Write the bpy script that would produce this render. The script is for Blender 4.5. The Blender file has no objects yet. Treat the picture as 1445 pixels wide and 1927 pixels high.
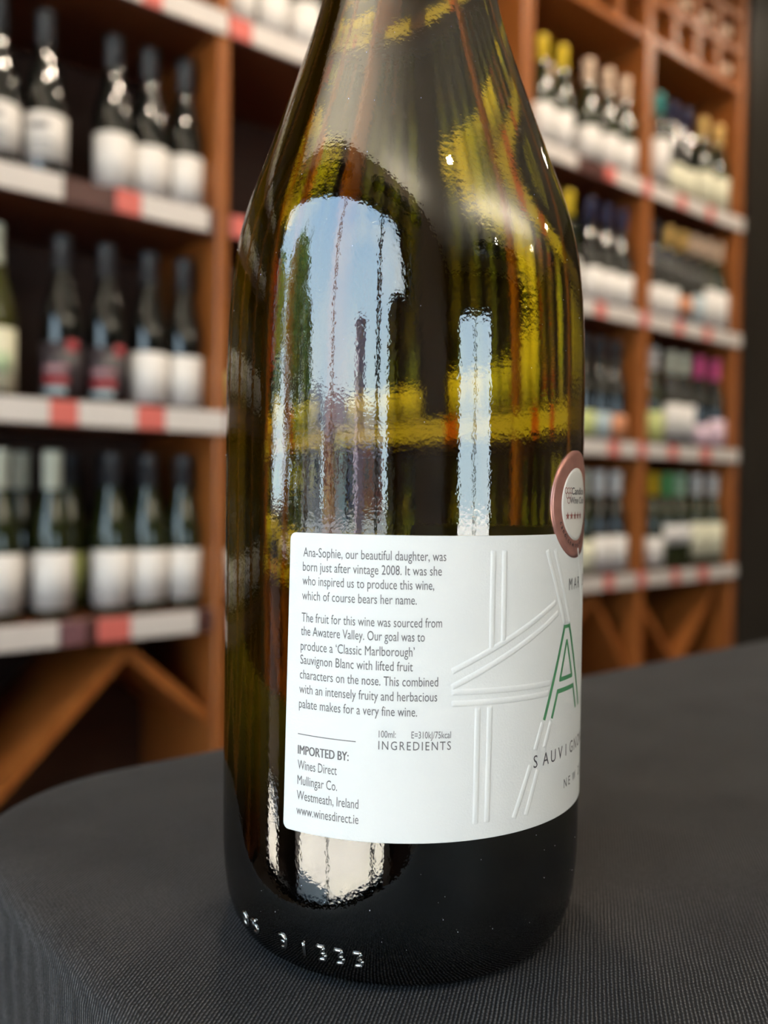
import bpy, math, random
from math import sin, cos, pi, radians, sqrt
from mathutils import Vector, Matrix
random.seed(7)
C = bpy.context.scene.collection
H0 = .85                      # camera height above the floor

# ------------------------------------------------------------ camera, world, sun, exposure
cd = bpy.data.cameras.new('camera'); cam = bpy.data.objects.new('camera', cd); C.objects.link(cam)
cd.sensor_fit = 'VERTICAL'; cd.sensor_height = 36; cd.sensor_width = 27
cd.lens = 1700 / 1927 * 36
fw = Vector((.64570514, .76320248, -.0242249)); rt = Vector((.76355799, -.64563154, .0117945)); up = Vector((.00663877, .02611288, .99963696))
cam.matrix_world = Matrix(((rt.x, up.x, -fw.x, 0), (rt.y, up.y, -fw.y, 0), (rt.z, up.z, -fw.z, H0), (0, 0, 0, 1)))
cd.clip_start = .01; cd.clip_end = 200
cd.dof.use_dof = True; cd.dof.focus_distance = .178; cd.dof.aperture_fstop = 10.0
bpy.context.scene.camera = cam

sc = bpy.context.scene
sc.view_settings.view_transform = 'Standard'; sc.view_settings.look = 'None'
sc.view_settings.gamma = 1; sc.view_settings.use_curve_mapping = False
sc.view_settings.exposure = -.1
cy = sc.cycles
cy.use_denoising = True
try: cy.denoiser = 'OPENIMAGEDENOISE'; cy.denoising_input_passes = 'RGB_ALBEDO_NORMAL'; cy.denoising_prefilter = 'ACCURATE'
except Exception: pass
cy.max_bounces = 14; cy.transmission_bounces = 12; cy.glossy_bounces = 5; cy.diffuse_bounces = 3; cy.transparent_max_bounces = 12
cy.sample_clamp_indirect = 30; cy.caustics_reflective = False; cy.caustics_refractive = False
cy.use_adaptive_sampling = False

w = bpy.data.worlds.new('sky'); sc.world = w; w.use_nodes = True
nt = w.node_tree; nt.nodes.clear()
out = nt.nodes.new('ShaderNodeOutputWorld'); bg = nt.nodes.new('ShaderNodeBackground')
tc = nt.nodes.new('ShaderNodeTexCoord'); sp = nt.nodes.new('ShaderNodeSeparateXYZ'); rp = nt.nodes.new('ShaderNodeValToRGB')
nt.links.new(tc.outputs['Generated'], sp.inputs[0]); nt.links.new(sp.outputs['Z'], rp.inputs[0])
rp.color_ramp.elements[0].position = .0; rp.color_ramp.elements[0].color = (.74, .90, 1.0, 1)
rp.color_ramp.elements[1].position = .75; rp.color_ramp.elements[1].color = (.42, .66, 1.0, 1)
nz = nt.nodes.new('ShaderNodeTexNoise'); nz.inputs['Scale'].default_value = 2.2; nz.inputs['Detail'].default_value = 5
nr = nt.nodes.new('ShaderNodeValToRGB'); nr.color_ramp.elements[0].position = .52; nr.color_ramp.elements[1].position = .75
mx = nt.nodes.new('ShaderNodeMixRGB'); mx.inputs[2].default_value = (.95, .98, 1, 1)
nt.links.new(tc.outputs['Generated'], nz.inputs['Vector']); nt.links.new(nz.outputs['Fac'], nr.inputs[0])
nt.links.new(nr.outputs[0], mx.inputs[0]); nt.links.new(rp.outputs[0], mx.inputs[1])
nt.links.new(mx.outputs[0], bg.inputs[0]); bg.inputs[1].default_value = 6.0
nt.links.new(bg.outputs[0], out.inputs[0])

sd = bpy.data.lights.new('sun', 'SUN'); sd.energy = 42; sd.angle = .009; sd.color = (1, .93, .82)
sun = bpy.data.objects.new('sun', sd); C.objects.link(sun)
sun.rotation_euler = Vector((.30, -.95, -1.25)).to_track_quat('-Z', 'Y').to_euler()

# portals: sampling aids set in the two glazed openings (they give off no light of their own)
def portal(loc, sx, sy, rot):
    l = bpy.data.lights.new('portal', 'AREA'); l.shape = 'RECTANGLE'; l.size = sx; l.size_y = sy; l.cycles.is_portal = True
    o = bpy.data.objects.new('window_portal', l); C.objects.link(o); o.location = loc; o.rotation_euler = rot
portal((-1.16, -.125, 1.05), 2.1, 2.9, (0, -pi / 2, 0))
portal((.22, -4.56, 1.1), 1.8, 2.2, (pi / 2, 0, 0))

# ------------------------------------------------------------ materials
MATS = {}
def nodes(name):
    m = bpy.data.materials.new(name); m.use_nodes = True
    n = m.node_tree.nodes; b = n.get('Principled BSDF')
    MATS[name] = m
    return m, n, m.node_tree.links, b
def plain(name, col, rough=.5, metal=0., spec=.5, noise=0., nscale=30, bump=0., bscale=200):
    m, n, l, b = nodes(name)
    b.inputs['Base Color'].default_value = (*col, 1); b.inputs['Roughness'].default_value = rough
    b.inputs['Metallic'].default_value = metal; b.inputs['Specular IOR Level'].default_value = spec
    tcx = n.new('ShaderNodeTexCoord')
    if noise:
        t = n.new('ShaderNodeTexNoise'); t.inputs['Scale'].default_value = nscale; t.inputs['Detail'].default_value = 4
        r = n.new('ShaderNodeValToRGB')
        r.color_ramp.elements[0].position = .3; r.color_ramp.elements[1].position = .7
        r.color_ramp.elements[0].color = (*[c * (1 - noise) for c in col], 1); r.color_ramp.elements[1].color = (*[min(1, c * (1 + noise)) for c in col], 1)
        l.new(tcx.outputs['Object'], t.inputs['Vector']); l.new(t.outputs['Fac'], r.inputs[0]); l.new(r.outputs[0], b.inputs['Base Color'])
    if bump:
        t2 = n.new('ShaderNodeTexNoise'); t2.inputs['Scale'].default_value = bscale; t2.inputs['Detail'].default_value = 5
        bp = n.new('ShaderNodeBump'); bp.inputs['Strength'].default_value = 1; bp.inputs['Distance'].default_value = bump
        l.new(tcx.outputs['Object'], t2.inputs['Vector']); l.new(t2.outputs['Fac'], bp.inputs['Height']); l.new(bp.outputs[0], b.inputs['Normal'])
    return m
def wood(name, c1, c2, rough=.35, scale=(3, 3, 40)):
    m, n, l, b = nodes(name)
    tcx = n.new('ShaderNodeTexCoord'); mp = n.new('ShaderNodeMapping'); mp.inputs['Scale'].default_value = scale
    t = n.new('ShaderNodeTexNoise'); t.inputs['Scale'].default_value = 3; t.inputs['Detail'].default_value = 6; t.inputs['Distortion'].default_value = .6
    r = n.new('ShaderNodeValToRGB'); r.color_ramp.elements[0].position = .3; r.color_ramp.elements[1].position = .72
    r.color_ramp.elements[0].color = (*c1, 1); r.color_ramp.elements[1].color = (*c2, 1)
    l.new(tcx.outputs['Object'], mp.inputs[0]); l.new(mp.outputs[0], t.inputs['Vector']); l.new(t.outputs['Fac'], r.inputs[0]); l.new(r.outputs[0], b.inputs['Base Color'])
    b.inputs['Roughness'].default_value = rough
    return m
wood('oak_post', (.27, .078, .015), (.40, .135, .03), .38, (30, 30, 2))
wood('oak_board', (.10, .028, .010), (.17, .05, .016), .45, (2, 25, 30))  # shelf wood darkened in colour to imitate the shade under the boards
wood('dark_back', (.045, .017, .009), (.07, .027, .014), .6, (2, 25, 30))
wood('stand_in_timber', (.035, .016, .011), (.06, .026, .016), .5, (20, 20, 2))
plain('ticket_rail', (.10, .042, .036), .28)
plain('ticket_white', (.74, .68, .64), .35)
plain('ticket_red', (.72, .17, .14), .35)
plain('ticket_lilac', (.22, .10, .11), .35)
plain('label_white', (.78, .75, .72), .55); plain('label_cream', (.72, .70, .52), .55); plain('label_lime', (.55, .60, .22), .5)
plain('label_orange', (.62, .25, .12), .5); plain('label_blue', (.42, .52, .56), .5); plain('label_pink', (.78, .58, .68), .5)
plain('label_black', (.05, .04, .045), .35); plain('label_green', (.45, .58, .36), .5); plain('print_grey', (.30, .29, .29), .6)
plain('print_red', (.45, .05, .06), .45); plain('print_pink', (.42, .22, .25), .5)
plain('cap_dark', (.035, .036, .042), .35, spec=.6); plain('cap_silver', (.85, .85, .85), .35); plain('cap_white', (.72, .74, .62), .35)
plain('cap_yellow', (.85, .60, .03), .4); plain('cap_gold', (.88, .56, .18), .35, .2); plain('cap_rose', (.88, .64, .46), .35)
plain('cap_pink', (.90, .13, .38), .4); plain('cap_teal', (.07, .38, .36), .4); plain('cap_green', (.14, .48, .18), .4); plain('cap_mint', (.50, .75, .53), .4)
plain('cap_navy', (.03, .03, .08), .3)
plain('bottle_black', (.006, .007, .006), .06, spec=.9); plain('bottle_green', (.018, .024, .006), .06, spec=.9)
plain('bottle_olive', (.05, .05, .012), .06, spec=.8)
plain('moulded_glass', (.01, .012, .01), .08, 0, 1.); MATS['moulded_glass'].node_tree.nodes['Principled BSDF'].inputs['IOR'].default_value = 3.0
plain('wall_brown', (.20, .15, .11), .8, noise=.06, nscale=3); plain('ceiling_paint', (.84, .79, .68), .85)
plain('floor_stone', (.14, .11, .085), .5, noise=.15, nscale=4)
plain('black_panel', (.022, .019, .015), .32, noise=.2, nscale=3)
plain('frame_black', (.018, .018, .02), .4); plain('steel', (.35, .35, .36), .35, .9)
plain('pavement', (.62, .56, .50), .85, noise=.12, nscale=2); plain('asphalt', (.16, .16, .165), .9, noise=.15, nscale=3)
plain('render_grey', (.42, .36, .33), .8); plain('render_ochre', (.55, .40, .20), .8); plain('render_mint', (.38, .50, .45), .8); plain('render_navy', (.07, .09, .15), .8)
plain('render_brick', (.32, .10, .07), .85); plain('roof_slate', (.10, .10, .12), .8); plain('window_dark', (.03, .04, .05), .1)
plain('leaf', (.14, .22, .05), .55, noise=.5, nscale=2.5); plain('bark', (.10, .07, .045), .9); plain('lilac_stone', (.22, .18, .24), .8)
plain('ink', (.125, .115, .115), .6); plain('ink_dark', (.07, .06, .065), .6); plain('ink_green', (.085, .29, .13), .5)
plain('medal_rose', (.60, .29, .235), .32, .55, noise=.12, nscale=300); plain('medal_white', (.78, .74, .68), .35); plain('medal_ink', (.04, .03, .035), .4); plain('medal_red', (.33, .10, .08), .35)
plain('dust', (.9, .9, .9), .7)
# paper of the wine label
m, n, l, b = nodes('label_paper')
b.inputs['Base Color'].default_value = (.75, .75, .73, 1); b.inputs['Roughness'].default_value = .62; b.inputs['Specular IOR Level'].default_value = .3
tcx = n.new('ShaderNodeTexCoord'); t = n.new('ShaderNodeTexNoise'); t.inputs['Scale'].default_value = 2300; t.inputs['Detail'].default_value = 3
bp = n.new('ShaderNodeBump'); bp.inputs['Distance'].default_value = .00009; bp.inputs['Strength'].default_value = .55
l.new(tcx.outputs['Object'], t.inputs['Vector']); l.new(t.outputs['Fac'], bp.inputs['Height']); l.new(bp.outputs[0], b.inputs['Normal'])
plain('label_edge', (.60, .66, .66), .5)
# black twill tablecloth
m, n, l, b = nodes('twill')
tcx = n.new('ShaderNodeTexCoord'); mp = n.new('ShaderNodeMapping'); mp.inputs['Rotation'].default_value = (0, 0, radians(-37))
l.new(tcx.outputs['Object'], mp.inputs[0])
nzw = n.new('ShaderNodeTexNoise'); nzw.inputs['Scale'].default_value = 160; nzw.inputs['Detail'].default_value = 2
l.new(tcx.outputs['Object'], nzw.inputs['Vector'])
mixv = n.new('ShaderNodeMixRGB'); mixv.blend_type = 'LINEAR_LIGHT'; mixv.inputs[0].default_value = .00025
l.new(mp.outputs[0], mixv.inputs[1]); l.new(nzw.outputs['Color'], mixv.inputs[2])
sx = n.new('ShaderNodeSeparateXYZ'); l.new(mixv.outputs[0], sx.inputs[0])
def mth(op, a, bb=None, c=None):
    q = n.new('ShaderNodeMath'); q.operation = op
    for i, v in enumerate((a, bb, c)):
        if v is None: continue
        if isinstance(v, (int, float)): q.inputs[i].default_value = v
        else: l.new(v, q.inputs[i])
    return q.outputs[0]
PW, PL = .00080, .00120       # rib pitch, stitch pitch
ry = mth('MULTIPLY', sx.outputs['Y'], 2 * pi / PW)
rib = mth('MULTIPLY_ADD', mth('SINE', ry), .5, .5)
row = mth('FLOOR', mth('DIVIDE', sx.outputs['Y'], PW))
ph = mth('MULTIPLY', row, 2.4)
st = mth('MULTIPLY_ADD', mth('SINE', mth('ADD', mth('MULTIPLY', sx.outputs['X'], 2 * pi / PL), ph)), .5, .5)
hgt = mth('MULTIPLY', rib, mth('MULTIPLY_ADD', st, .38, .62))
fz = n.new('ShaderNodeTexNoise'); fz.inputs['Scale'].default_value = 2600; fz.inputs['Detail'].default_value = 2
l.new(tcx.outputs['Object'], fz.inputs['Vector'])
ht2 = mth('MULTIPLY_ADD', fz.outputs['Fac'], .7, hgt)
bp = n.new('ShaderNodeBump'); bp.inputs['Distance'].default_value = .0003; bp.inputs['Strength'].default_value = .9
l.new(ht2, bp.inputs['Height']); l.new(bp.outputs[0], b.inputs['Normal'])
pz = n.new('ShaderNodeTexNoise'); pz.inputs['Scale'].default_value = 28; pz.inputs['Detail'].default_value = 5
l.new(tcx.outputs['Object'], pz.inputs['Vector'])
cr = n.new('ShaderNodeValToRGB'); cr.color_ramp.elements[0].position = .30; cr.color_ramp.elements[1].position = 1.0
cr.color_ramp.elements[0].color = (.004, .004, .005, 1); cr.color_ramp.elements[1].color = (.125, .122, .125, 1)  # rib highlights and valley shade of the weave are put into the colour
l.new(mth('MULTIPLY', mth('MULTIPLY', hgt, mth('MULTIPLY_ADD', fz.outputs['Fac'], 2.0, -.2)), mth('MULTIPLY_ADD', pz.outputs['Fac'], 1.0, .6)), cr.inputs[0])
l.new(cr.outputs[0], b.inputs['Base Color'])
b.inputs['Roughness'].default_value = .6; b.inputs['Specular IOR Level'].default_value = .25
b.inputs['Sheen Weight'].default_value = .04; b.inputs['Sheen Roughness'].default_value = .5
# thin window pane: see-through with a mirror share that grows at grazing angles
m, n, l, b = nodes('window_pane'); n.remove(b)
o_ = n.get('Material Output'); tr = n.new('ShaderNodeBsdfTransparent'); tr.inputs[0].default_value = (.96, .98, .97, 1)
gl = n.new('ShaderNodeBsdfGlossy'); gl.inputs['Roughness'].default_value = .0
fr = n.new('ShaderNodeFresnel'); fr.inputs[0].default_value = 1.3; ms = n.new('ShaderNodeMixShader')
l.new(fr.outputs[0], ms.inputs[0]); l.new(tr.outputs[0], ms.inputs[1]); l.new(gl.outputs[0], ms.inputs[2]); l.new(ms.outputs[0], o_.inputs[0])
# bottle glass: tinted refraction and clear reflection, with the faint orange peel of moulded glass
m, n, l, b = nodes('bottle_glass'); n.remove(b)
o_ = n.get('Material Output'); tcx = n.new('ShaderNodeTexCoord')
mp = n.new('ShaderNodeMapping'); mp.inputs['Scale'].default_value = (1, 1, .8); l.new(tcx.outputs['Object'], mp.inputs[0])
t = n.new('ShaderNodeTexNoise'); t.inputs['Scale'].default_value = 1300; t.inputs['Detail'].default_value = 1.5
t2 = n.new('ShaderNodeTexNoise'); t2.inputs['Scale'].default_value = 45; t2.inputs['Detail'].default_value = 1
l.new(mp.outputs[0], t.inputs['Vector']); l.new(mp.outputs[0], t2.inputs['Vector'])
bp2 = n.new('ShaderNodeBump'); bp2.inputs['Distance'].default_value = .00003; bp2.inputs['Strength'].default_value = 1.
bp = n.new('ShaderNodeBump'); bp.inputs['Distance'].default_value = .000016; bp.inputs['Strength'].default_value = 1.
l.new(t2.outputs['Fac'], bp2.inputs['Height']); l.new(t.outputs['Fac'], bp.inputs['Height']); l.new(bp2.outputs[0], bp.inputs['Normal'])
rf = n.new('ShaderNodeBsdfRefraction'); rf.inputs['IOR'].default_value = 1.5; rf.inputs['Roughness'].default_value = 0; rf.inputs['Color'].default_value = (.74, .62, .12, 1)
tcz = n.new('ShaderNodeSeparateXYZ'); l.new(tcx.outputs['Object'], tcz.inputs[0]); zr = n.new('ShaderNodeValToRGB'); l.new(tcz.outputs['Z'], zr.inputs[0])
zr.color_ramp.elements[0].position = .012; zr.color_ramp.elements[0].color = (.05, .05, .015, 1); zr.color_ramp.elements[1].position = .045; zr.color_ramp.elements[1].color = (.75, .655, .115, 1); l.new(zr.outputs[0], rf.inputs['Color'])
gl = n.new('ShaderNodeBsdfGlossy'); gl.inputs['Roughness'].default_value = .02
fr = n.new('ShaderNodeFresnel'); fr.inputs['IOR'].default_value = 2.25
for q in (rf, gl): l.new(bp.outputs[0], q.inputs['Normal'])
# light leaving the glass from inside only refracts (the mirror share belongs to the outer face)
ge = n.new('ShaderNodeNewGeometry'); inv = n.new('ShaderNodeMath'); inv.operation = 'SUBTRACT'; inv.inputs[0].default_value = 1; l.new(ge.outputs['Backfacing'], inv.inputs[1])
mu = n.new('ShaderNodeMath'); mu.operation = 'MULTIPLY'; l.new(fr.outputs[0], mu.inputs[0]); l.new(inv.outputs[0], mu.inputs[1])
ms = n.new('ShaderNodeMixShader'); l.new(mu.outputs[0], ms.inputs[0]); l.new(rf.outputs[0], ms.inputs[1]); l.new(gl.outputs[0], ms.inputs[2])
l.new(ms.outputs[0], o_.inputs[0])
m, n, l, b = nodes('wine_liquid'); n.remove(b)
o_ = n.get('Material Output'); rf = n.new('ShaderNodeBsdfRefraction'); rf.inputs['IOR'].default_value = .893; rf.inputs['Roughness'].default_value = 0; rf.inputs['Color'].default_value = (.98, .97, .80, 1)
l.new(rf.outputs[0], o_.inputs[0])
m, n, l, b = nodes('lamp_glow'); b.inputs['Emission Color'].default_value = (1, .86, .66, 1); b.inputs['Emission Strength'].default_value = 160; b.inputs['Base Color'].default_value = (.8, .8, .8, 1)
M = MATS

UP = 17.  # power of the added ceiling fill lights
# ------------------------------------------------------------ mesh helpers
class MB:
    def __init__(s): s.v = []; s.f = []; s.smooth = False
    def quad(s, *p):
        i = len(s.v); s.v += [tuple(q) for q in p]; s.f.append(tuple(range(i, i + len(p))))
    def box(s, x0, x1, y0, y1, z0, z1, bev=0.):
        b = min(bev, (x1 - x0) / 2.1, (y1 - y0) / 2.1, (z1 - z0) / 2.1)
        if b <= 0:
            i = len(s.v)
            s.v += [(x, y, z) for z in (z0, z1) for y in (y0, y1) for x in (x0, x1)]
            s.f += [tuple(i + k for k in q) for q in ((0, 2, 3, 1), (4, 5, 7, 6), (0, 1, 5, 4), (2, 6, 7, 3), (0, 4, 6, 2), (1, 3, 7, 5))]
            return s
        # chamfered box: each corner becomes three vertices
        idx = {}
        for cx in (0, 1):
            for cy_ in (0, 1):
                for cz in (0, 1):
                    X = (x0, x1)[cx]; Y = (y0, y1)[cy_]; Z = (z0, z1)[cz]
                    dx = b if cx == 0 else -b; dy = b if cy_ == 0 else -b; dz = b if cz == 0 else -b
                    for a, q in enumerate(((X, Y + dy, Z + dz), (X + dx, Y, Z + dz), (X + dx, Y + dy, Z))):
                        idx[(cx, cy_, cz, a)] = len(s.v); s.v.append(q)
        I = lambda x, y, z, a: idx[(x, y, z, a)]
        for k in (0, 1):
            s.f.append((I(k, 0, 0, 0), I(k, 1, 0, 0), I(k, 1, 1, 0), I(k, 0, 1, 0)))
            s.f.append((I(0, k, 0, 1), I(1, k, 0, 1), I(1, k, 1, 1), I(0, k, 1, 1)))
            s.f.append((I(0, 0, k, 2), I(1, 0, k, 2), I(1, 1, k, 2), I(0, 1, k, 2)))
        for p in (0, 1):
            for q in (0, 1):
                s.f.append((I(0, p, q, 1), I(1, p, q, 1), I(1, p, q, 2), I(0, p, q, 2)))
                s.f.append((I(p, 0, q, 0), I(p, 1, q, 0), I(p, 1, q, 2), I(p, 0, q, 2)))
                s.f.append((I(p, q, 0, 0), I(p, q, 1, 0), I(p, q, 1, 1), I(p, q, 0, 1)))
        for a in (0, 1):
            for c in (0, 1):
                for d in (0, 1): s.f.append((I(a, c, d, 0), I(a, c, d, 1), I(a, c, d, 2)))
        return s
    def beam(s, a, b, wd, dp):      # bar from a to b, width across (in the plane of Z), depth dp
        a = Vector(a); b = Vector(b); d = (b - a).normalized(); sd_ = d.cross(Vector((0, 1, 0)))
        if sd_.length < 1e-4: sd_ = Vector((1, 0, 0))
        sd_.normalize(); n_ = d.cross(sd_).normalized()
        i = len(s.v)
        for P in (a, b):
            for u_, v_ in ((-1, -1), (1, -1), (1, 1), (-1, 1)): s.v.append(tuple(P + sd_ * u_ * wd / 2 + n_ * v_ * dp / 2))
        s.f += [(i, i + 3, i + 2, i + 1), (i + 4, i + 5, i + 6, i + 7)] + [(i + k, i + (k + 1) % 4, i + 4 + (k + 1) % 4, i + 4 + k) for k in range(4)]
        return s
    def tube(s, pts, rad, seg=8, caps=True):
        pts = [Vector(p) for p in pts]; n_ = len(pts); i0 = len(s.v)
        rads = rad if isinstance(rad, (list, tuple)) else [rad] * n_
        prev = None
        for k, P in enumerate(pts):
            d = (pts[min(k + 1, n_ - 1)] - pts[max(k - 1, 0)]).normalized()
            a = prev if prev is not None else (Vector((0, 0, 1)) if abs(d.z) < .9 else Vector((1, 0, 0)))
            a = (a - d * a.dot(d)).normalized(); prev = a; b_ = d.cross(a)
            for j in range(seg):
                t_ = 2 * pi * j / seg; s.v.append(tuple(P + (a * cos(t_) + b_ * sin(t_)) * rads[k]))
        for k in range(n_ - 1):
            for j in range(seg):
                s.f.append((i0 + k * seg + j, i0 + k * seg + (j + 1) % seg, i0 + (k + 1) * seg + (j + 1) % seg, i0 + (k + 1) * seg + j))
        if caps: s.f.append(tuple(i0 + j for j in reversed(range(seg)))); s.f.append(tuple(i0 + (n_ - 1) * seg + j for j in range(seg)))
        return s
    def lathe(s, prof, seg=24, cx=0, cy_=0, z0=0):
        i0 = len(s.v); rings = []
        for r, z in prof:
            if r < 1e-7: rings.append([len(s.v)]); s.v.append((cx, cy_, z + z0))
            else:
                rings.append(list(range(len(s.v), len(s.v) + seg)))
                for j in range(seg): s.v.append((cx + r * cos(2 * pi * j / seg), cy_ + r * sin(2 * pi * j / seg), z + z0))
        for a, b in zip(rings, rings[1:]):
            for j in range(seg):
                k = (j + 1) % seg
                if len(a) == 1 and len(b) == 1: continue
                if len(a) == 1: s.f.append((a[0], b[k], b[j]))
                elif len(b) == 1: s.f.append((a[j], a[k], b[0]))
                else: s.f.append((a[j], a[k], b[k], b[j]))
        return s
    def mesh(s, name, mat, smooth=None):
        me = bpy.data.meshes.new(name); me.from_pydata(s.v, [], s.f); me.update()
        bm_fix(me)
        if smooth if smooth is not None else s.smooth:
            me.polygons.foreach_set('use_smooth', [True] * len(me.polygons))
        me.materials.append(M[mat]); return me
    def build(s, name, mat, parent=None, smooth=None):
        return link(name, s.mesh(name, mat, smooth), parent)
import bmesh
def bm_fix(me):
    b = bmesh.new(); b.from_mesh(me); bmesh.ops.recalc_face_normals(b, faces=b.faces); b.to_mesh(me); b.free()
def link(name, me, parent=None):
    o = bpy.data.objects.new(name, me); C.objects.link(o)
    if parent: o.parent = parent
    return o
def tag(o, label=None, cat=None, group=None, kind=None):
    if label: o['label'] = label
    if cat: o['category'] = cat
    if group: o['group'] = group
    if kind: o['kind'] = kind
    return o
def empty(name, loc, rz=0):
    o = bpy.data.objects.new(name, None); C.objects.link(o); o.location = loc; o.rotation_euler = (0, 0, rz); o.empty_display_size = .02
    return o
def struct(name, mb, mat): return tag(mb.build(name, mat), kind='structure')

# ------------------------------------------------------------ the room
XL, XR, YB, YF, ZC = -1.15, 4.6, -4.55, 1.88, 2.75
YS = 1.542                                    # front plane of the wine shelving
T = .12
struct('floor', MB().box(XL - T, XR + T, YB - T, YF + T, -.06, 0), 'floor_stone')
struct('ceiling', MB().box(XL - T, XR + T, YB - T, YF + T, ZC, ZC + .1), 'ceiling_paint')
struct('wall_back', MB().box(XL - T, XR + T, YF, YF + T, 0, ZC), 'wall_brown')
struct('wall_right', MB().box(XR, XR + T, YB, YF, 0, ZC), 'wall_brown')
# left wall, pierced by the tall shop window
WY0, WY1, WZ1 = -1.55, 1.30, 2.08
struct('wall_left', MB().box(XL - T, XL, YB, WY0, 0, ZC).box(XL - T, XL, WY1, YF, 0, ZC).box(XL - T, XL, WY0, WY1, WZ1, ZC), 'wall_brown')
DX0, DX1, DZ1 = -.68, 1.12, 2.15
struct('wall_front', MB().box(XL, DX0, YB - T, YB, 0, ZC).box(DX1, XR, YB - T, YB, 0, ZC).box(DX0, DX1, YB - T, YB, DZ1, ZC), 'wall_brown')
wn = empty('window_1', (0, 0, 0)); tag(wn, kind='structure')
f = MB(); fx0, fx1 = XL - .09, XL - .03
for y0, y1, z0, z1 in ((WY0, WY0 + .04, 0, WZ1), (WY1 - .04, WY1, 0, WZ1), (WY0, WY1, 0, .05), (WY0, WY1, WZ1 - .05, WZ1)): f.box(fx0, fx1, y0, y1, z0, z1, .004)
f.build('window_frame', 'frame_black', wn)
for yy, ww in ((.045, .016), (-.70, .022)): MB().box(fx0, fx1, yy - ww / 2, yy + ww / 2, .05, WZ1 - .05, .002).build('mullion', 'frame_black', wn)
ys = [WY0 + .04, -.70, .045, WY1 - .04]
for a, b in zip(ys, ys[1:]): MB().box(XL - .064, XL - .058, a + .01, b - .01, .05, WZ1 - .05).build('pane', 'window_pane', wn)
dr = empty('door_1', (0, 0, 0)); tag(dr, kind='structure')
f = MB()
for a, b, z0, z1 in ((DX0, DX0 + .07, 0, DZ1), (DX1 - .07, DX1, 0, DZ1), (DX0, DX1, DZ1 - .07, DZ1), (DX0, DX1, 0, .12), (.19, .25, 0, DZ1)): f.box(a, b, YB - .09, YB - .04, z0, z1, .004)
f.build('door_frame', 'frame_black', dr)
for a, b in ((DX0 + .07, .19), (.25, DX1 - .07)): MB().box(a, b, YB - .07, YB - .062, .12, DZ1 - .07).build('pane', 'window_pane', dr)
MB().tube([(.15, YB - .02, .9), (.15, YB + .02, .93), (.15, YB + .02, 1.27), (.15, YB - .02, 1.3)], .012).build('door_handle', 'steel', dr)
# near-black panelling to the right of the shelving
bpnl = MB().box(2.848, XR, YS - .015, YS + .30, 0, ZC - .002); struct('trim_1', bpnl, 'black_panel')
# unseen dark block added in place of the phone mirrored in the bottle
struct('phone_stand_in', MB().box(-1.02, -.80, -1.22, -.74, 0, 1.32, .03), 'stand_in_timber')

# ------------------------------------------------------------ outside the shop
struct('pavement', MB().box(-5.2, XL - T, -9, 9, -.05, -.001), 'pavement')
struct('road', MB().box(-40, -5.2, -40, 40, -.12, -.02), 'asphalt')
struct('yard', MB().box(-5.2, 12, -30, YB - T, -.06, -.002), 'pavement')
def building(name, x, y0, y1, h, mat, label, ry=.0):
    b = empty(name, (x, (y0 + y1) / 2, -.05)); L = (y1 - y0) / 2
    MB().box(-6, 0, -L, L, 0, h).build('wall', mat, b)
    r = MB(); i = 0
    r.v += [(-6.2, -L - .2, h), (.25, -L - .2, h), (-3, -L - .2, h + 1.6), (-6.2, L + .2, h), (.25, L + .2, h), (-3, L + .2, h + 1.6)]
    r.f += [(0, 1, 2), (3, 5, 4), (1, 4, 5, 2), (0, 2, 5, 3), (0, 3, 4, 1)]
    r.build('roof', 'roof_slate', b)
    n_ = max(2, int(2 * L / 2.2))
    for i in range(n_):
        yy = -L + (i + .5) * 2 * L / n_
        for zz in ([1.0, 3.9] if h > 4.5 else [1.0]):
            wf = MB().box(0, .06, yy - .5, yy + .5, zz, zz + 1.4, .01).build('window', 'ticket_white', b)
            MB().box(.055, .07, yy - .42, yy + .42, zz + .08, zz + 1.32).build('pane', 'window_dark', wf)
    return tag(b, label, 'building', 'low buildings across the road seen only in the bottle glass')
building('house', -26, -18.5, -11.6, 1.6 + .9, 'render_brick', 'low brick building across the road, at the right end of the terrace')
building('house', -25, -11, -6.7, 2.4, 'render_navy', 'navy painted building between brick and mint ones across the road')
building('house', -25.5, -6.1, -2.9, 2.6, 'render_mint', 'mint green building across the road beside the ochre one')
building('house', -25, -2.3, .6, 2.4, 'render_ochre', 'ochre rendered building in the middle of the terrace across the road')
building('house', -26, 1.4, 9, 2.9, 'render_grey', 'grey rendered building across the road behind the trees')
def tree(x, y, h, r, n_, label, sd_):
    rnd = random.Random(sd_); b = empty('tree', (x, y, -.05))
    tr_ = MB().tube([(0, 0, 0), (.05, .03, h * .35), (-.02, .05, h * .7), (0, 0, h * .95)], [.16, .12, .07, .02])
    for k in range(6):
        a = k * 1.05; tr_.tube([(0, 0, h * (.35 + .07 * k)), (cos(a) * r * .7, sin(a) * r * .7, h * (.5 + .07 * k))], [.05, .015], 6)
    tr_.build('trunk', 'bark', b, True)
    lf = MB()
    for _ in range(n_):
        while True:
            q = Vector((rnd.uniform(-1, 1), rnd.uniform(-1, 1), rnd.uniform(-1, 1)))
            if .25 < q.length < 1: break
        clump = .7 + .3 * sin(q.x * 7) * sin(q.y * 6 + 2) * sin(q.z * 8)
        P = Vector((q.x * r * clump, q.y * r * clump, h * .62 + q.z * h * .42 * clump))
        d = Vector((rnd.gauss(0, 1), rnd.gauss(0, 1), rnd.gauss(0, 1))).normalized(); e = d.orthogonal().normalized(); s_ = rnd.uniform(.07, .14)
        g_ = d.cross(e); lf.quad(P - d * s_, P + e * s_ * .5, P + d * s_, P - e * s_ * .5)
    o = lf.build('foliage', 'leaf', b); o['kind'] = 'stuff'
    tag(b, label, 'tree')
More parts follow.
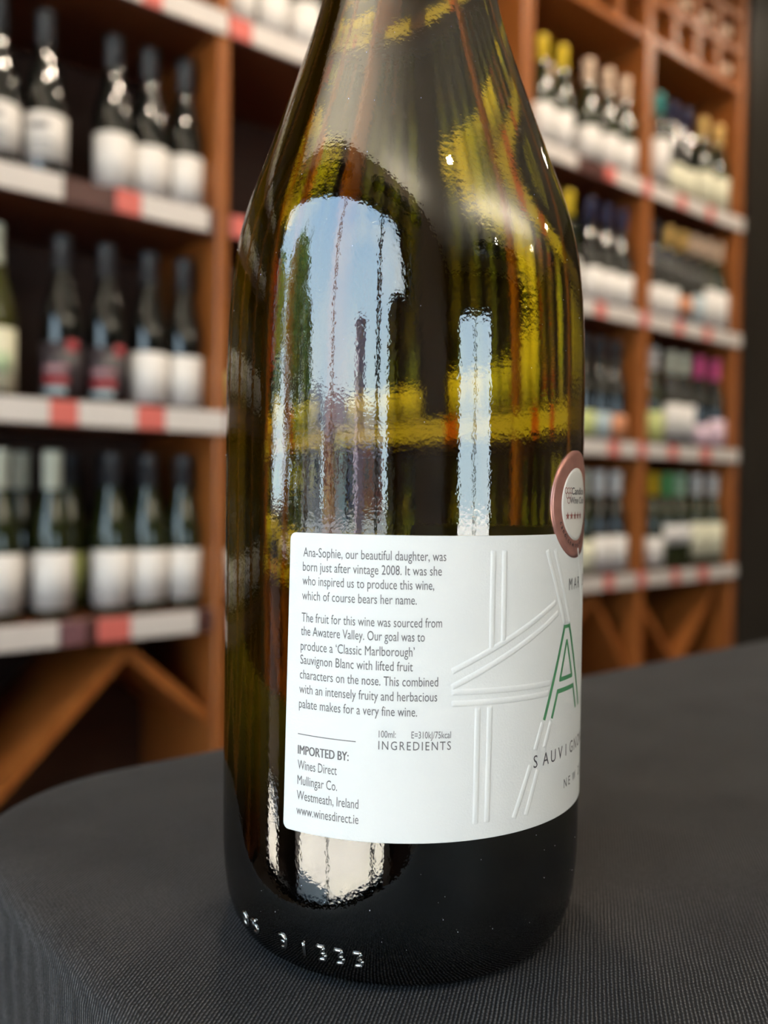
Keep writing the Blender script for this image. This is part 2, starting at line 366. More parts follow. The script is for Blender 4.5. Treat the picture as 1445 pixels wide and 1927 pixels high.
tree(-6.2, 2.75, 4.9, 1.35, 2300, 'broadleaf street tree nearest the window corner, reflected in the bottle', 3)
tree(-8.6, 2.2, 4.0, .7, 700, 'slender street tree right of the fuller one, reflected in the bottle', 5)
tree(-7.5, 6.4, 5.5, 1.9, 4200, 'large bushy tree behind the others at the roadside', 8)
pl = empty('added_planter', (-1.47, .86, -.0), 0)  # invented box, put in to block bright pavement in the bottle's reflection
MB().box(-.15, .15, -.27, .20, 0, .74, .01).build('box', 'stand_in_timber', pl)
lf = MB(); rnd = random.Random(11)
for _ in range(500):
    P = Vector((rnd.gauss(0, .06), rnd.uniform(-.27, .20), .74 + abs(rnd.gauss(0, .33)))); d = Vector((rnd.gauss(0, .6), rnd.gauss(0, .6), 1)).normalized(); e = d.orthogonal().normalized(); s_ = rnd.uniform(.02, .05)
    lf.quad(P - d * s_, P + e * s_ * .35, P + d * s_, P - e * s_ * .35)
st_ = MB()
for k in range(6): st_.tube([(0, -.24 + k * .08, .72), (.02, -.23 + k * .08, 1.1), (0, -.24 + k * .08, 1.45)], [.008, .006, .003], 6)
st_.build('stem', 'bark', pl); o = lf.build('foliage', 'leaf', pl); o['kind'] = 'stuff'
tag(pl, 'added dark box with leafy shrub, blocking bright pavement in the bottle reflection', 'added_planter')
p2 = empty('added_planter', (-2.02, 1.62, -.0), 0)  # second invented box, darkening the left end of the reflected window
MB().box(-.17, .17, -.28, .28, 0, .80, .01).build('box', 'stand_in_timber', p2)
MB().box(-.15, .15, -.26, .26, .78, .81).build('soil', 'bark', p2)
tag(p2, 'added dark box without a shrub, blocking bright pavement further along the window', 'added_planter')
ps = MB().box(-3.60, -3.30, -1.42, -1.12, 0, 1.75, .02).box(-3.64, -3.26, -1.46, -1.08, 1.75, 1.80, .01)
tag(ps.build('gate_post', 'lilac_stone'), 'lilac-grey stone gate post on the pavement, reflected in the bottle', 'post')

# ------------------------------------------------------------ ceiling lamps
lamps = [(.35, .55), (1.25, .75), (2.15, .75), (3.25, .90), (.04, -1.18), (3.45, -1.30), (3.10, -2.62), (1.24, -3.22)]
hm = MB().lathe([(.045, 0), (.06, -.002), (.062, .0), (.062, .02), (.045, .02), (.043, .003)], 24).mesh('trim_ring', 'ticket_white', True)
gm = MB().lathe([(0, 0), (.030, 0), (.030, .004), (0, .004)], 24).mesh('bulb', 'lamp_glow', False)
for li, (x, y) in enumerate(lamps):
    b = empty('ceiling_lamp', (x, y, ZC - .024)); link('trim_ring', hm, b); link('bulb', gm, b)
    tag(b, 'small round recessed ceiling spotlight, ' + ['first of the row before the shelving', 'second of the row before the shelving', 'third of the row before the shelving', 'last of the row before the shelving', 'nearest the shop window', 'furthest from the window behind the second row', 'beyond the right end of the added fill light', 'nearest the glass door'][li], 'lamp', 'recessed ceiling spotlights')
    ld = bpy.data.lights.new('spot', 'SPOT'); ld.energy = 42 if y > 0 else 30; ld.color = (1, .84, .66); ld.spot_size = radians(120); ld.spot_blend = .6; ld.shadow_soft_size = .03
    lo = bpy.data.objects.new('spot', ld); C.objects.link(lo); lo.location = (x, y, ZC - .04)
    if y > 0: lo.rotation_euler = Vector((0, .45, -1)).to_track_quat('-Z', 'Y').to_euler()

# added unseen lights that brighten the mirrored ceiling: two troughs over the window, one hung further into the room
def trough(x, y, z, Lg, rz, e, label, hung=False):
    b = empty('added_uplighter', (x, y, z), rz)
    MB().box(-Lg / 2, Lg / 2, -.06, -.052, -.05, .03).box(-Lg / 2, Lg / 2, .052, .06, -.05, .03).box(-Lg / 2, Lg / 2, -.06, .06, -.058, -.05).box(-Lg / 2 - .006, -Lg / 2, -.06, .06, -.058, .03).box(Lg / 2, Lg / 2 + .006, -.06, .06, -.058, .03).build('trough', 'frame_black', b)
    f_ = MB()
    for sx_ in (-.4, .4):
        if hung: f_.tube([(sx_ * Lg, 0, -.05), (sx_ * Lg, 0, ZC - z)], .003, 6)
        else: f_.box(sx_ * Lg - .02, sx_ * Lg + .02, .058, .125, -.04, 0)
    f_.build('hanger' if hung else 'bracket', 'frame_black', b)
    tag(b, label, 'lamp', 'added ceiling fill lights')
    ld = bpy.data.lights.new('ceiling_fill', 'AREA'); ld.shape = 'RECTANGLE'; ld.size = Lg * .96; ld.size_y = .09; ld.energy = e; ld.color = (1, .93, .82)
    lo = bpy.data.objects.new('ceiling_fill', ld); C.objects.link(lo); lo.location = (x, y, z - .02); lo.rotation_euler = (pi, 0, rz)
trough(XL + .13, -.95, 2.25, 1.3, pi / 2, UP, 'added fill light in black trough over the near half of the window')
trough(XL + .13, .75, 2.25, 1.3, pi / 2, UP, 'added fill light in black trough over the shelving half of the window')
trough(1.5, -2.3, 2.1, 2.6, 0, UP * 4, 'long added fill light in black trough hung in the middle of the shop', True)

# ------------------------------------------------------------ wine shelving
sh = empty('wine_shelving', (0, 0, 0)); tag(sh, 'tall brown wooden wine shelving along the back wall with diamond racks below', 'shelving')
YP = YF - .012
posts = [(-1.115, .03), (-.72, .03), (-.19, .03), (.34, .03), (.889, .026), (1.766, .038), (2.297, .038), (2.822, .038)]
for x, wd in posts:
    MB().box(x - wd / 2, x + wd / 2, YS - .004, YP - .01, .0, 2.62, .004).build('post', 'oak_post', sh)
MB().box(-1.14, 2.843, YP - .01, YP, 0, 2.62).build('back_panel', 'dark_back', sh)
MB().box(-1.14, 2.843, YS, YP, 2.62, 2.66, .004).build('top_board', 'oak_board', sh)
SZ = [.864 + H0 - .38 * k for k in range(4)]           # underside of each shelf
for a, b in zip(posts, posts[1:]):
    x0, x1 = a[0] + a[1] / 2, b[0] - b[1] / 2
    for k in range(4):
        MB().box(x0, x1, YS + .008, YP - .011, SZ[k], SZ[k] + .042, .002).build('shelf', 'oak_board', sh)
        MB().box(x0 - (.0 if x0 < 1.5 else .0), x1, YS - .002, YS + .0075, SZ[k], SZ[k] + .044, .002).build('ticket_rail', 'ticket_rail', sh)
    MB().box(x0, x1, YS + .01, YP - .011, .06, .10, .002).build('shelf', 'oak_board', sh)
    # diamond rack under the lowest shelf
    zt, zb = SZ[3] - .002, .10; xm = (x0 + x1) / 2; zm = (zt + zb) / 2; dy = .30
    if x1 < .9:
        segs = [((.705, zt), (x0, .21)), ((.705, zt), (x1, .40))]
        if x0 < .3: segs = [((xm, zt), (x0, zm)), ((xm, zt), (x1, zm))]
    elif x0 < 1: segs = [((xm, zt), (x0, zm)), ((xm, zt), (x1, zm))]
    elif x0 < 2: segs = [((2.10, zt), (x0, zm)), ((2.10, zt), (x1, zb + .2))]
    else: segs = [((x0, zt - .02), (xm - .03, zb + .2)), ((x1 - .06, zt), (xm - .12, zb + .1))]
    for (ax, az), (bx_, bz) in segs:
        MB().beam((ax, (YS + YP) / 2, az - .02), (bx_, (YS + YP) / 2, bz), .022, dy).build('diagonal_board', 'oak_post', sh)
    if x0 > 1.2 or x0 > .9:      # lattice rack at the top
        z0 = 1.322 + H0
        MB().box(x0, x1, YS - .002, YP - .02, z0 - .01, z0 + .014, .002).build('rack_rail', 'oak_post', sh)
        for zz in (z0 + .113, z0 + .226, z0 + .339):
            MB().box(x0, x1, YS, YS + .02, zz, zz + .024, .002).build('rack_rail', 'oak_post', sh)
            MB().box(x0, x1, YP - .10, YP - .08, zz, zz + .024, .002).build('rack_rail', 'oak_post', sh)
        n_ = int(round((x1 - x0) / .115))
        for i in range(1, n_):
            xx = x0 + (x1 - x0) * i / n_
            MB().box(xx - .013, xx + .013, YS + .002, YS + .16, z0 + .014, z0 + .37, .002).build('rack_slat', 'oak_post', sh)
# price tickets on the rails
def ticket(x0, x1, k, mat, label):
    o = MB().box(x0, x1, YS - .0105, YS - .0045, SZ[k] + .001, SZ[k] + .043, .0015).build('price_ticket', mat)
    tag(o, label, 'ticket', 'price tickets along the shelf edges')
rowname = ['top shelf', 'second shelf', 'third shelf', 'bottom shelf']
TK = {0: [(.35, .719, 'w'), (.719, .757, 'r'), (.757, .893, 'w'), (.897, .946, 'r'), (.947, 1.20, 'w'), (1.20, 1.25, 'r'), (1.25, 1.70, 'w'), (1.79, 1.96, 'w'), (2.085, 2.13, 'r'), (2.13, 2.262, 'w'), (2.263, 2.305, 'r'), (2.306, 2.445, 'w'), (2.446, 2.49, 'r'), (2.491, 2.61, 'w'), (2.611, 2.65, 'r'), (2.651, 2.838, 'w')],
      1: [(.36, .577, 'w'), (.671, .718, 'r'), (.719, .854, 'w'), (.905, .955, 'r'), (.956, 1.20, 'w'), (1.35, 1.6, 'w'), (1.80, 2.05, 'w'), (2.051, 2.095, 'r'), (2.096, 2.262, 'w'), (2.263, 2.305, 'r'), (2.306, 2.445, 'w'), (2.446, 2.49, 'r'), (2.491, 2.605, 'w'), (2.606, 2.65, 'r'), (2.651, 2.838, 'w')],
      2: [(.36, .555, 'w'), (.555, .604, 'r'), (.605, .712, 'w'), (.713, .767, 'r'), (.768, .893, 'w'), (.90, 1.15, 'w'), (1.15, 1.2, 'r'), (1.2, 1.7, 'w'), (1.79, 2.12, 'w'), (2.121, 2.17, 'r'), (2.171, 2.262, 'w'), (2.263, 2.305, 'r'), (2.306, 2.42, 'w'), (2.421, 2.47, 'r'), (2.471, 2.60, 'w'), (2.601, 2.66, 'r'), (2.661, 2.838, 'w')],
      3: [(.36, .572, 'w'), (.575, .62, 'l'), (.641, .702, 'r'), (.703, .835, 'w'), (.95, 1.3, 'w'), (1.3, 1.35, 'r'), (1.79, 2.11, 'w'), (2.111, 2.155, 'r'), (2.156, 2.27, 'w'), (2.271, 2.315, 'r'), (2.316, 2.45, 'w'), (2.451, 2.495, 'r'), (2.496, 2.60, 'w'), (2.601, 2.66, 'r'), (2.661, 2.838, 'w')]}
for k, row_ in TK.items():
    cnt = {}
    for i, (a, b, c) in enumerate(row_):
        part_ = 'left bay' if b < .9 else 'bay behind the bottle' if b < 1.72 else 'first right bay' if b < 2.28 else 'far right bay'
        cn = {'w': 'white', 'r': 'red', 'l': 'dull lilac'}[c]; cnt[(part_, c)] = cnt.get((part_, c), 0) + 1
        nth = ['first', 'second', 'third', 'fourth', 'fifth'][cnt[(part_, c)] - 1]
        ticket(a, b, k, {'w': 'ticket_white', 'r': 'ticket_red', 'l': 'ticket_lilac'}[c], f'{nth} {cn} price ticket on the {rowname[k]} edge, {part_}')

# ------------------------------------------------------------ shelf bottles
def bottle_meshes(shape):
    if shape == 'burgundy': pr = [(0, .004), (.026, .002), (.032, 0), (.0347, .004), (.0355, .012), (.0355, .125), (.0347, .140), (.0325, .157), (.028, .178), (.0225, .199), (.0175, .218), (.0150, .236), (.0143, .280), (.0155, .281), (.0155, .291), (.013, .293), (0, .293)]
    else: pr = [(0, .004), (.026, .002), (.032, 0), (.0350, .004), (.0355, .012), (.0355, .185), (.0346, .194), (.0312, .205), (.0240, .216), (.0175, .225), (.0148, .235), (.0143, .285), (.0155, .286), (.0155, .296), (.013, .298), (0, .298)]
    return pr
GLASSM = {}
def glassmesh(shape, mat):
    if (shape, mat) not in GLASSM: GLASSM[(shape, mat)] = MB().lathe(bottle_meshes(shape), 32).mesh('glass_body', mat, True)
    return GLASSM[(shape, mat)]
def capmesh(kind, mat):
    key = ('cap', kind, mat)
    if key not in GLASSM:
        top = .2935 if kind[0] == 'b' else .2985; h = .060 if kind.endswith('screw') else .075
        r0, r1 = .0158, .0162
        pr = [(r0 - .001, top - h), (r1, top - h + .001), (r1, top - .016), (r1 + .0006, top - .015), (r1 + .0006, top), (r1 - .001, top + .002), (0, top + .002)]
        GLASSM[key] = MB().lathe(pr, 24).mesh('capsule', mat, True)
    return GLASSM[key]
def patch(r, z0, z1, deg, mat, name, mid=-90, off=.0004):
    key = (name, round(r, 4), z0, z1, deg, mat, mid)
    if key not in GLASSM:
        mb = MB(); n_ = max(6, int(deg / 8)); R_ = r + off
        for i in range(n_ + 1):
            a = radians(mid - deg / 2 + deg * i / n_)
            for rr, z in ((r - .0002, z0), (R_, z0), (R_, z1), (r - .0002, z1)): mb.v.append((rr * cos(a), rr * sin(a), z))
        for i in range(n_):
            for j in range(3): mb.f.append((4 * i + j, 4 * i + 4 + j, 4 * i + 5 + j, 4 * i + 1 + j))
        for e in (0, n_): mb.f.append(tuple(4 * e + j for j in range(4)))
        GLASSM[key] = mb.mesh(name, mat, True)
        me = GLASSM[key]
        me.polygons.foreach_set('use_smooth', [len(p.vertices) == 4 for p in me.polygons])
    return GLASSM[key]
ORD = ['first', 'second', 'third', 'fourth', 'fifth', 'sixth', 'seventh', 'eighth']
def shelf_bottle(x, k, y=1.602, shape='b', glass='bottle_black', cap='cap_dark', ck='screw', lab='label_white', lz=(.022, .108), extra=None, desc='', group='wine bottles on the shelves', rot=None, zbase=None):
    s = 'burgundy' if shape == 'b' else 'bordeaux'
    o = empty('wine_bottle', (x, y, (SZ[k] + .0425) if zbase is None else zbase), radians(random.uniform(-14, 6) if rot is None else rot))
    tag(o, desc, 'bottle', group)
    link('glass_body', glassmesh(s, glass), o); link('capsule', capmesh(shape + ck, cap), o)
    r = .0355
    if lab:
        lo = link('label', patch(r, lz[0], lz[1], 205, lab, 'label', -112), o)
        if extra == 'print':
            for z0, z1, d in ((lz[0] + .052, lz[0] + .066, 55), (lz[0] + .030, lz[0] + .036, 70), (lz[0] + .014, lz[0] + .018, 60)):
                link('lettering', patch(r + .0004, z0, z1, d, 'print_grey', 'lettering', -118), lo)
        if extra == 'redprint':
            link('lettering', patch(r + .0004, lz[0] + .040, lz[0] + .052, 75, 'print_pink', 'lettering', -120), lo)
            link('lettering', patch(r + .0004, lz[0] + .020, lz[0] + .032, 80, 'print_red', 'lettering', -120), lo)
            link('lettering', patch(r + .0004, lz[0] + .002, lz[0] + .014, 70, 'label_blue', 'lettering', -122), lo)
            link('seal', patch(r + .0004, lz[1] - .016, lz[1] + .004, 34, 'print_red', 'seal', -68), lo)
        if extra == 'greenprint': link('lettering', patch(r + .0004, lz[0] + .03, lz[0] + .065, 120, 'label_green', 'lettering', -112), lo)
    return o
P_ = {'w': 'label_white', 'c': 'label_cream', 'l': 'label_lime', 'o': 'label_orange', 'u': 'label_blue', 'p': 'label_pink', 'k': 'label_black'}
# (x, shelf, dict)
def rowof(name, items, group):
    for i, (x, k, d, what) in enumerate(items):
        kw = dict(d)
        if x > 1.8: kw.setdefault('y', 1.584)
        shelf_bottle(x, k, desc=f'{what}, {name}', group=group, **kw)
g_ = 'bottle_green'; o_l = 'bottle_olive'
LB = 'wine bottles in the left bay'
rowof('left bay second shelf', [
    (.492, 1, dict(extra='print', lz=(.03, .112)), 'dark bottle with printed cream label cut by the photo edge'),
    (.570, 1, dict(extra='print', lz=(.03, .112), y=1.598), 'dark bottle with printed cream label and gap on its right'),
    (.696, 1, dict(lz=(.014, .112), y=1.602), 'dark bottle with tall plain white label right of the gap'),
    (.7675, 1, dict(lz=(.014, .106), y=1.604), 'dark bottle with white label in the middle of three'),
    (.840, 1, dict(lz=(.014, .106), y=1.602), 'dark bottle with white label against the post')], LB)
rowof('left bay third shelf', [
    (.485, 2, dict(glass=o_l, cap='cap_white', ck='long', lab='label_cream', extra='greenprint', lz=(.012, .118)), 'bottle with white capsule and pale green label at the photo edge'),
    (.602, 2, dict(lab='label_black', extra='redprint', lz=(.012, .105)), 'black-labelled bottle with red seal beside the green label'),
    (.684, 2, dict(lab='label_black', extra='redprint', lz=(.012, .105)), 'black-labelled bottle with red seal next to a white label'),
    (.7675, 2, dict(lz=(.010, .105)), 'dark bottle with blank white label second from the post'),
    (.840, 2, dict(lz=(.010, .105)), 'dark bottle with blank white label touching the post')], LB)
rowof('left bay bottom shelf', [
    (.495, 3, dict(glass=g_, cap='cap_white', ck='long', lz=(.018, .118)), 'green bottle with pale capsule at the photo edge'),
    (.585, 3, dict(glass=g_, cap='cap_white', ck='long', lz=(.018, .118)), 'green bottle with pale capsule and large white label'),
    (.695, 3, dict(glass=g_, lz=(.016, .118), y=1.602), 'dark screwcap bottle with white label left of three'),
    (.7675, 3, dict(glass=g_, lz=(.020, .116)), 'dark screwcap bottle with white label centre of three'),
    (.840, 3, dict(glass=g_, lz=(.020, .116)), 'dark screwcap bottle with white label right of three'),
    (.648, 3, dict(glass=o_l, lab='label_lime', y=1.69, lz=(.03, .11)), 'bottle with yellowish label standing in the second row'),
    (.725, 3, dict(glass=g_, y=1.70), 'dark bottle in the second row behind the left of three'),
    (.808, 3, dict(glass=g_, y=1.70), 'dark bottle in the second row near the post'),
    (.560, 3, dict(glass=g_, y=1.69, cap='cap_white', ck='long'), 'pale capsule bottle in the second row')], LB)
MBY = 'wine bottles in the bay behind the large bottle'
for k, xs in ((0, (.955, 1.036, 1.117, 1.197, 1.375, 1.455, 1.54, 1.62)), (1, ()), (2, (.955, 1.035, 1.115, 1.195, 1.39, 1.48, 1.57, 1.65)), (3, (.955, 1.035, 1.12, 1.20, 1.40, 1.49, 1.57, 1.66))):
    for i, x in enumerate(xs):
        shelf_bottle(x, k, shape='bx'[i % 2 if k > 1 else 0] if False else 'b', glass=g_ if k in (0, 3) else 'bottle_black', lz=(.012, .112 if k != 2 else .086 if x < 1.3 else .074),
                     desc=f'{ORD[i]} white-labelled bottle from the left, {rowname[k]} of the middle bay', group=MBY, lab=['label_white', 'label_cream', 'label_lime', 'label_white'][(i // 2 + k) % 4] if k else 'label_white')
LL = 'wine bottles in the shelving left of the picture'
for bx0 in (-.19, -.72, -1.10):
    for k in range(4):
        for i in range(5 if bx0 > -1 else 4):
            shelf_bottle(bx0 + .08 + i * (.09 if bx0 > -1 else .078), k, glass=g_ if (i + k) % 2 else 'bottle_black', lab=['label_white', 'label_cream'][(i // 2) % 2], group=LL,
                         desc=f'{ORD[i]} bottle from the left, {rowname[k]}, {"third" if bx0 < -1 else "second" if bx0 < -.5 else "first"} bay left of the picture')
for i in range(4): shelf_bottle(.42 + i * .085 + (0.02 if i > 1 else 0), 0, group=LB, desc=f'{ORD[i]} white-labelled bottle on the top shelf of the left bay')
R1 = 'wine bottles in the first right bay'
rowof('top shelf, first right bay', [
    (1.868, 0, dict(glass=g_, cap='cap_yellow', ck='long', lz=(.012, .112)), 'bottle with yellow capsule nearest the large bottle'),
    (1.950, 0, dict(glass=g_, cap='cap_yellow', ck='long', lz=(.012, .112)), 'second bottle with yellow capsule'),
    (2.010, 0, dict(glass=g_, cap='cap_rose', y=1.68), 'bottle set back behind the yellow and cream capsules'),
    (2.066, 0, dict(glass=g_, cap='cap_rose', ck='long', lz=(.012, .104)), 'bottle with cream capsule left of three'),
    (2.156, 0, dict(glass=g_, cap='cap_rose', ck='long', lz=(.012, .104)), 'bottle with cream capsule centre of three'),
    (2.238, 0, dict(glass=g_, cap='cap_rose', ck='long', lz=(.012, .104)), 'bottle with cream capsule right of three')], R1)
rowof('second shelf, first right bay', [
    (1.905, 1, dict(glass=g_, cap='cap_yellow', ck='long'), 'bottle with yellow capsule beside the large bottle shoulder'),
    (1.985, 1, dict(glass=g_, cap='cap_yellow', ck='long'), 'bottle with yellow capsule half hidden by the large bottle'),
    (2.085, 1, dict(cap='cap_navy', lz=(.012, .10)), 'navy capped bottle with white label, left'),
    (2.160, 1, dict(cap='cap_navy', lz=(.012, .10)), 'navy capped bottle with white label, middle'),
    (2.235, 1, dict(cap='cap_navy', lz=(.012, .10)), 'navy capped bottle with white label, right'),
    (2.195, 1, dict(cap='cap_navy', y=1.70), 'navy capped bottle in the second row')], R1)
rowof('third shelf, first right bay', [
    (1.95, 2, dict(lab='label_lime', lz=(.012, .085)), 'dark bottle with lime label behind the large bottle edge'),
    (2.066, 2, dict(lab='label_lime', lz=(.012, .08)), 'dark bottle with low yellow-green label'),
    (2.141, 2, dict(lab='label_blue', lz=(.012, .08)), 'dark bottle with low pale blue label'),
    (2.214, 2, dict(lab='label_orange', lz=(.012, .078)), 'dark bottle with low orange label'),
    (2.225, 2, dict(lab='label_orange', y=1.70, lz=(.012, .078)), 'dark bottle with orange label in the second row')], R1)
rowof('bottom shelf, first right bay', [
    (1.95, 3, dict(glass=g_, cap='cap_white', lab='label_cream'), 'pale capped bottle hidden mostly by the large bottle'),
    (2.070, 3, dict(glass=g_, cap='cap_white', ck='long', lab='label_cream', lz=(.012, .10)), 'cream capped bottle with cream label'),
    (2.147, 3, dict(cap='cap_silver', ck='long', lz=(.015, .11)), 'silver capped bottle with white label, left'),
    (2.226, 3, dict(cap='cap_silver', ck='long', lz=(.015, .11)), 'silver capped bottle with white label, right')], R1)
R2 = 'wine bottles in the far right bay'
rowof('top shelf, far right bay', [
    (2.410, 0, dict(glass=g_, cap='cap_teal', shape='x', ck='screw', lz=(.03, .16)), 'tall bottle with teal cap and high white label'),
    (2.486, 0, dict(cap='cap_navy', lab='label_cream', lz=(.012, .10)), 'dark capped bottle with cream label'),
    (2.562, 0, dict(cap='cap_navy', lab='label_cream', lz=(.012, .10)), 'second dark capped bottle with cream label'),
    (2.615, 0, dict(glass=g_, cap='cap_gold', y=1.69), 'gold capped bottle in the second row'),
    (2.662, 0, dict(glass=g_, cap='cap_gold', ck='long', lab='label_cream', lz=(.012, .12)), 'gold capped bottle with large cream label, left'),
    (2.755, 0, dict(glass=g_, cap='cap_gold', ck='long', lab='label_cream', lz=(.012, .12)), 'gold capped bottle with large cream label, right')], R2)
rowof('second shelf, far right bay', [
    (2.400, 1, dict(lz=(.012, .10)), 'dark bottle with white label beside the middle post'),
    (2.4765, 1, dict(cap='cap_gold', lz=(.012, .10)), 'gold capped bottle with white label'),
    (2.551, 1, dict(cap='cap_gold', lab='label_orange', lz=(.03, .085)), 'gold capped bottle with orange label'),
    (2.6225, 1, dict(cap='cap_rose', lab='label_blue', lz=(.012, .10)), 'rose capped bottle with pale label'),
    (2.694, 1, dict(glass=g_, cap='cap_rose', lz=(.012, .13)), 'rose capped bottle with tall white label, left'),
    (2.766, 1, dict(glass=g_, cap='cap_rose', lz=(.012, .13)), 'rose capped bottle with tall white label, right')], R2)
rowof('third shelf, far right bay', [
    (2.406, 2, dict(glass=g_, cap='cap_silver', ck='long', lab='label_lime', lz=(.012, .10)), 'silver capped bottle with pale lime label'),
    (2.505, 2, dict(cap='cap_white', ck='long', lz=(.03, .13)), 'cream capped bottle with high white label, left'),
    (2.580, 2, dict(cap='cap_white', ck='long', lz=(.03, .13)), 'cream capped bottle with high white label, right'),
    (2.668, 2, dict(cap='cap_pink', ck='long', lab='label_pink', lz=(.012, .075)), 'pink capped bottle with pale pink label, left'),
    (2.762, 2, dict(cap='cap_pink', ck='long', lab='label_pink', lz=(.012, .095)), 'pink capped bottle with pale pink label, right')], R2)
rowof('bottom shelf, far right bay', [
    (2.416, 3, dict(glass=g_, cap='cap_yellow', ck='long', lz=(.012, .10)), 'bright yellow capped bottle with white label'),
    (2.495, 3, dict(glass=g_, cap='cap_green', ck='long', lz=(.078, .135)), 'green capped bottle with high white label'),
    (2.569, 3, dict(glass=g_, cap='cap_mint', ck='long', lz=(.078, .135)), 'mint capped bottle with high white label'),
    (2.665, 3, dict(glass=g_, cap='cap_silver', ck='long', lab='label_cream', lz=(.03, .14)), 'silver capped bottle with tall cream label, left'),
    (2.764, 3, dict(glass=g_, cap='cap_silver', ck='long', lab='label_cream', lz=(.03, .14)), 'silver capped bottle with tall cream label, right')], R2)
# bottles lying in the lattice rack at the top right
for j, (x, zz) in enumerate([(1.970, 0), (2.093, 1), (2.377, 2), (2.499, 1), (2.620, 1), (2.742, 1), (2.742, 0), (2.499, 2), (2.620, 2)]):
    o = empty('wine_bottle', (x, YS + .30, 1.322 + H0 + (.0145 if zz == 0 else .0245 + zz * .113) + .0355), 0); o.rotation_euler = (radians(90), 0, 0)
    tag(o, f'dark bottle lying in the lattice rack, {ORD[zz]} row up, {ORD[[1.970, 2.093, 2.377, 2.499, 2.620, 2.742].index(x)]} filled column from the left', 'bottle', 'bottles lying in the top rack')
    link('glass_body', glassmesh('burgundy', 'bottle_black'), o); link('capsule', capmesh('bscrew', 'cap_rose'), o)

# ------------------------------------------------------------ table under a black stretch cloth
TZ = H0 - .0985
def rrect(x0, x1, y0, y1, r, n_=14):
    pts = []
    for cx, cy_, a0 in ((x0 + r, y1 - r, 180), (x1 - r, y1 - r, 90), (x1 - r, y0 + r, 0), (x0 + r, y0 + r, -90)):
        for i in range(n_ + 1):
            a = radians(a0 - 90 * i / n_); pts.append((cx + r * cos(a), cy_ + r * sin(a), cos(a), sin(a)))
    return pts
mb = MB(); ring = rrect(.070, 1.95, -.55, .3036, .062)
# denser points along the long sides so the hanging cloth can ripple
dense = []
for i, p in enumerate(ring):
    q = ring[(i + 1) % len(ring)]; d = sqrt((p[0] - q[0]) ** 2 + (p[1] - q[1]) ** 2); n_ = max(1, int(d / .04))
    for j in range(n_):
        t_ = j / n_; dense.append(tuple(p[c] * (1 - t_) + q[c] * t_ for c in range(4)))
N = len(dense); levels = [(-.010, 0), (-.004, -.0006), (-.001, -.0022), (0, -.005), (.001, -.05), (.004, -.35), (.012, -(TZ - .004))]
for d, z in levels:
    for i, p in enumerate(dense):
        rip = .012 * max(0, -z - .06) * sin(i * .9) if z < -.04 else 0
        mb.v.append((p[0] + p[2] * (d + rip), p[1] + p[3] * (d + rip), TZ + z))
for lv in range(len(levels) - 1):
    for i in range(N): mb.f.append((lv * N + i, lv * N + (i + 1) % N, (lv + 1) * N + (i + 1) % N, (lv + 1) * N + i))
mb.f.append(tuple(range(N)))
cl = mb.build('tablecloth', 'twill', None, True)
tag(cl, 'black twill stretch cloth covering the table under the large wine bottle', 'tablecloth')

# ------------------------------------------------------------ the large wine bottle
BX, BY = .13991, .15832
PSI0 = radians(228.5)
root = empty('wine_bottle', (BX, BY, TZ + .0003)); tag(root, 'large dark green wine bottle with white wrap label standing on the black cloth', 'bottle')
ZB = H0 - TZ - .0003               # camera-relative z -> bottle z
def zz_(z): return z + ZB
rprof = [(125, 17.4), (112, 19.9), (106, 21.4), (99.8, 23.35), (93.5, 25.6), (87.3, 27.75), (81, 30.0), (74.9, 32.25), (69.9, 34.1), (65.5, 35.8), (61.2, 37.2), (56.3, 38.5), (50.3, 39.5), (45, 40.1), (38.4, 40.6), (31, 40.85), (22, 40.95), (0, 41.0)]
rprof = [(z / 1000, r / 1000) for z, r in reversed(rprof)]
def rad(z):
    if z <= 0: return .041
    if z >= .125: return .0174 - (min(z, .16) - .125) * .11
    for (a, ra), (b, rb) in zip(rprof, rprof[1:]):
        if a <= z <= b: return ra + (rb - ra) * (z - a) / (b - a)
def smooth_rad(z):
    return sum(rad(z + d) * w_ for d, w_ in ((-.006, 1), (-.003, 2), (0, 3), (.003, 2), (.006, 1))) / 9
outer = [(0, zz_(-.0985) + .0135), (.012, zz_(-.0985) + .0115), (.022, zz_(-.0985) + .0055), (.029, zz_(-.0985) + .0012), (.0330, 0), (.0352, .0003), (.0372, .0018), (.0388, .0045), (.0400, .0085), (.0406, .0130), (.0409, .018)]
z = -.075
while z < .160: outer.append((smooth_rad(z), zz_(z))); z += .0025
outer += [(.0136, zz_(.165)), (.0134, zz_(.175)), (.0136, zz_(.188)), (.0125, zz_(.190)), (.0095, zz_(.190))]
th = .0026
inner = [(.0095, zz_(.186))]
zi = .155
while zi > -.076: inner.append((smooth_rad(zi) - th, zz_(zi))); zi -= .0025
inner += [(.0382, .0205), (.0370, .0155), (.0345, .0115), (.030, .0095), (.022, .0125), (.012, .0185), (0, .0205)]
gb = MB().lathe(outer + inner[:1], 192); gb.smooth = True
body = gb.build('glass_body', 'bottle_glass', root, True)
wn_ = [(0, .0207), (.012, .0187), (.022, .0127), (.030, .0097), (.0344, .0117), (.0369, .0157), (.0381, .0207)]
z = -.075
while z < .152: wn_.append((smooth_rad(z) - th - .0001, zz_(z))); z += .0025
wn_ += [(0, zz_(.152))]
MB().lathe(wn_, 160).build('wine', 'wine_liquid', root, True)
MB().lathe([(.0142, zz_(.140)), (.0150, zz_(.141)), (.0150, zz_(.186)), (.0153, zz_(.187)), (.0153, zz_(.194)), (.0140, zz_(.1955)), (0, zz_(.1955))], 64).build('screw_cap', 'cap_dark', root, True)
def onb(s, z, r):       # label coordinates in mm -> bottle space
    a = PSI0 + s / 41.1
    return (r * cos(a), r * sin(a), zz_(z / 1000))
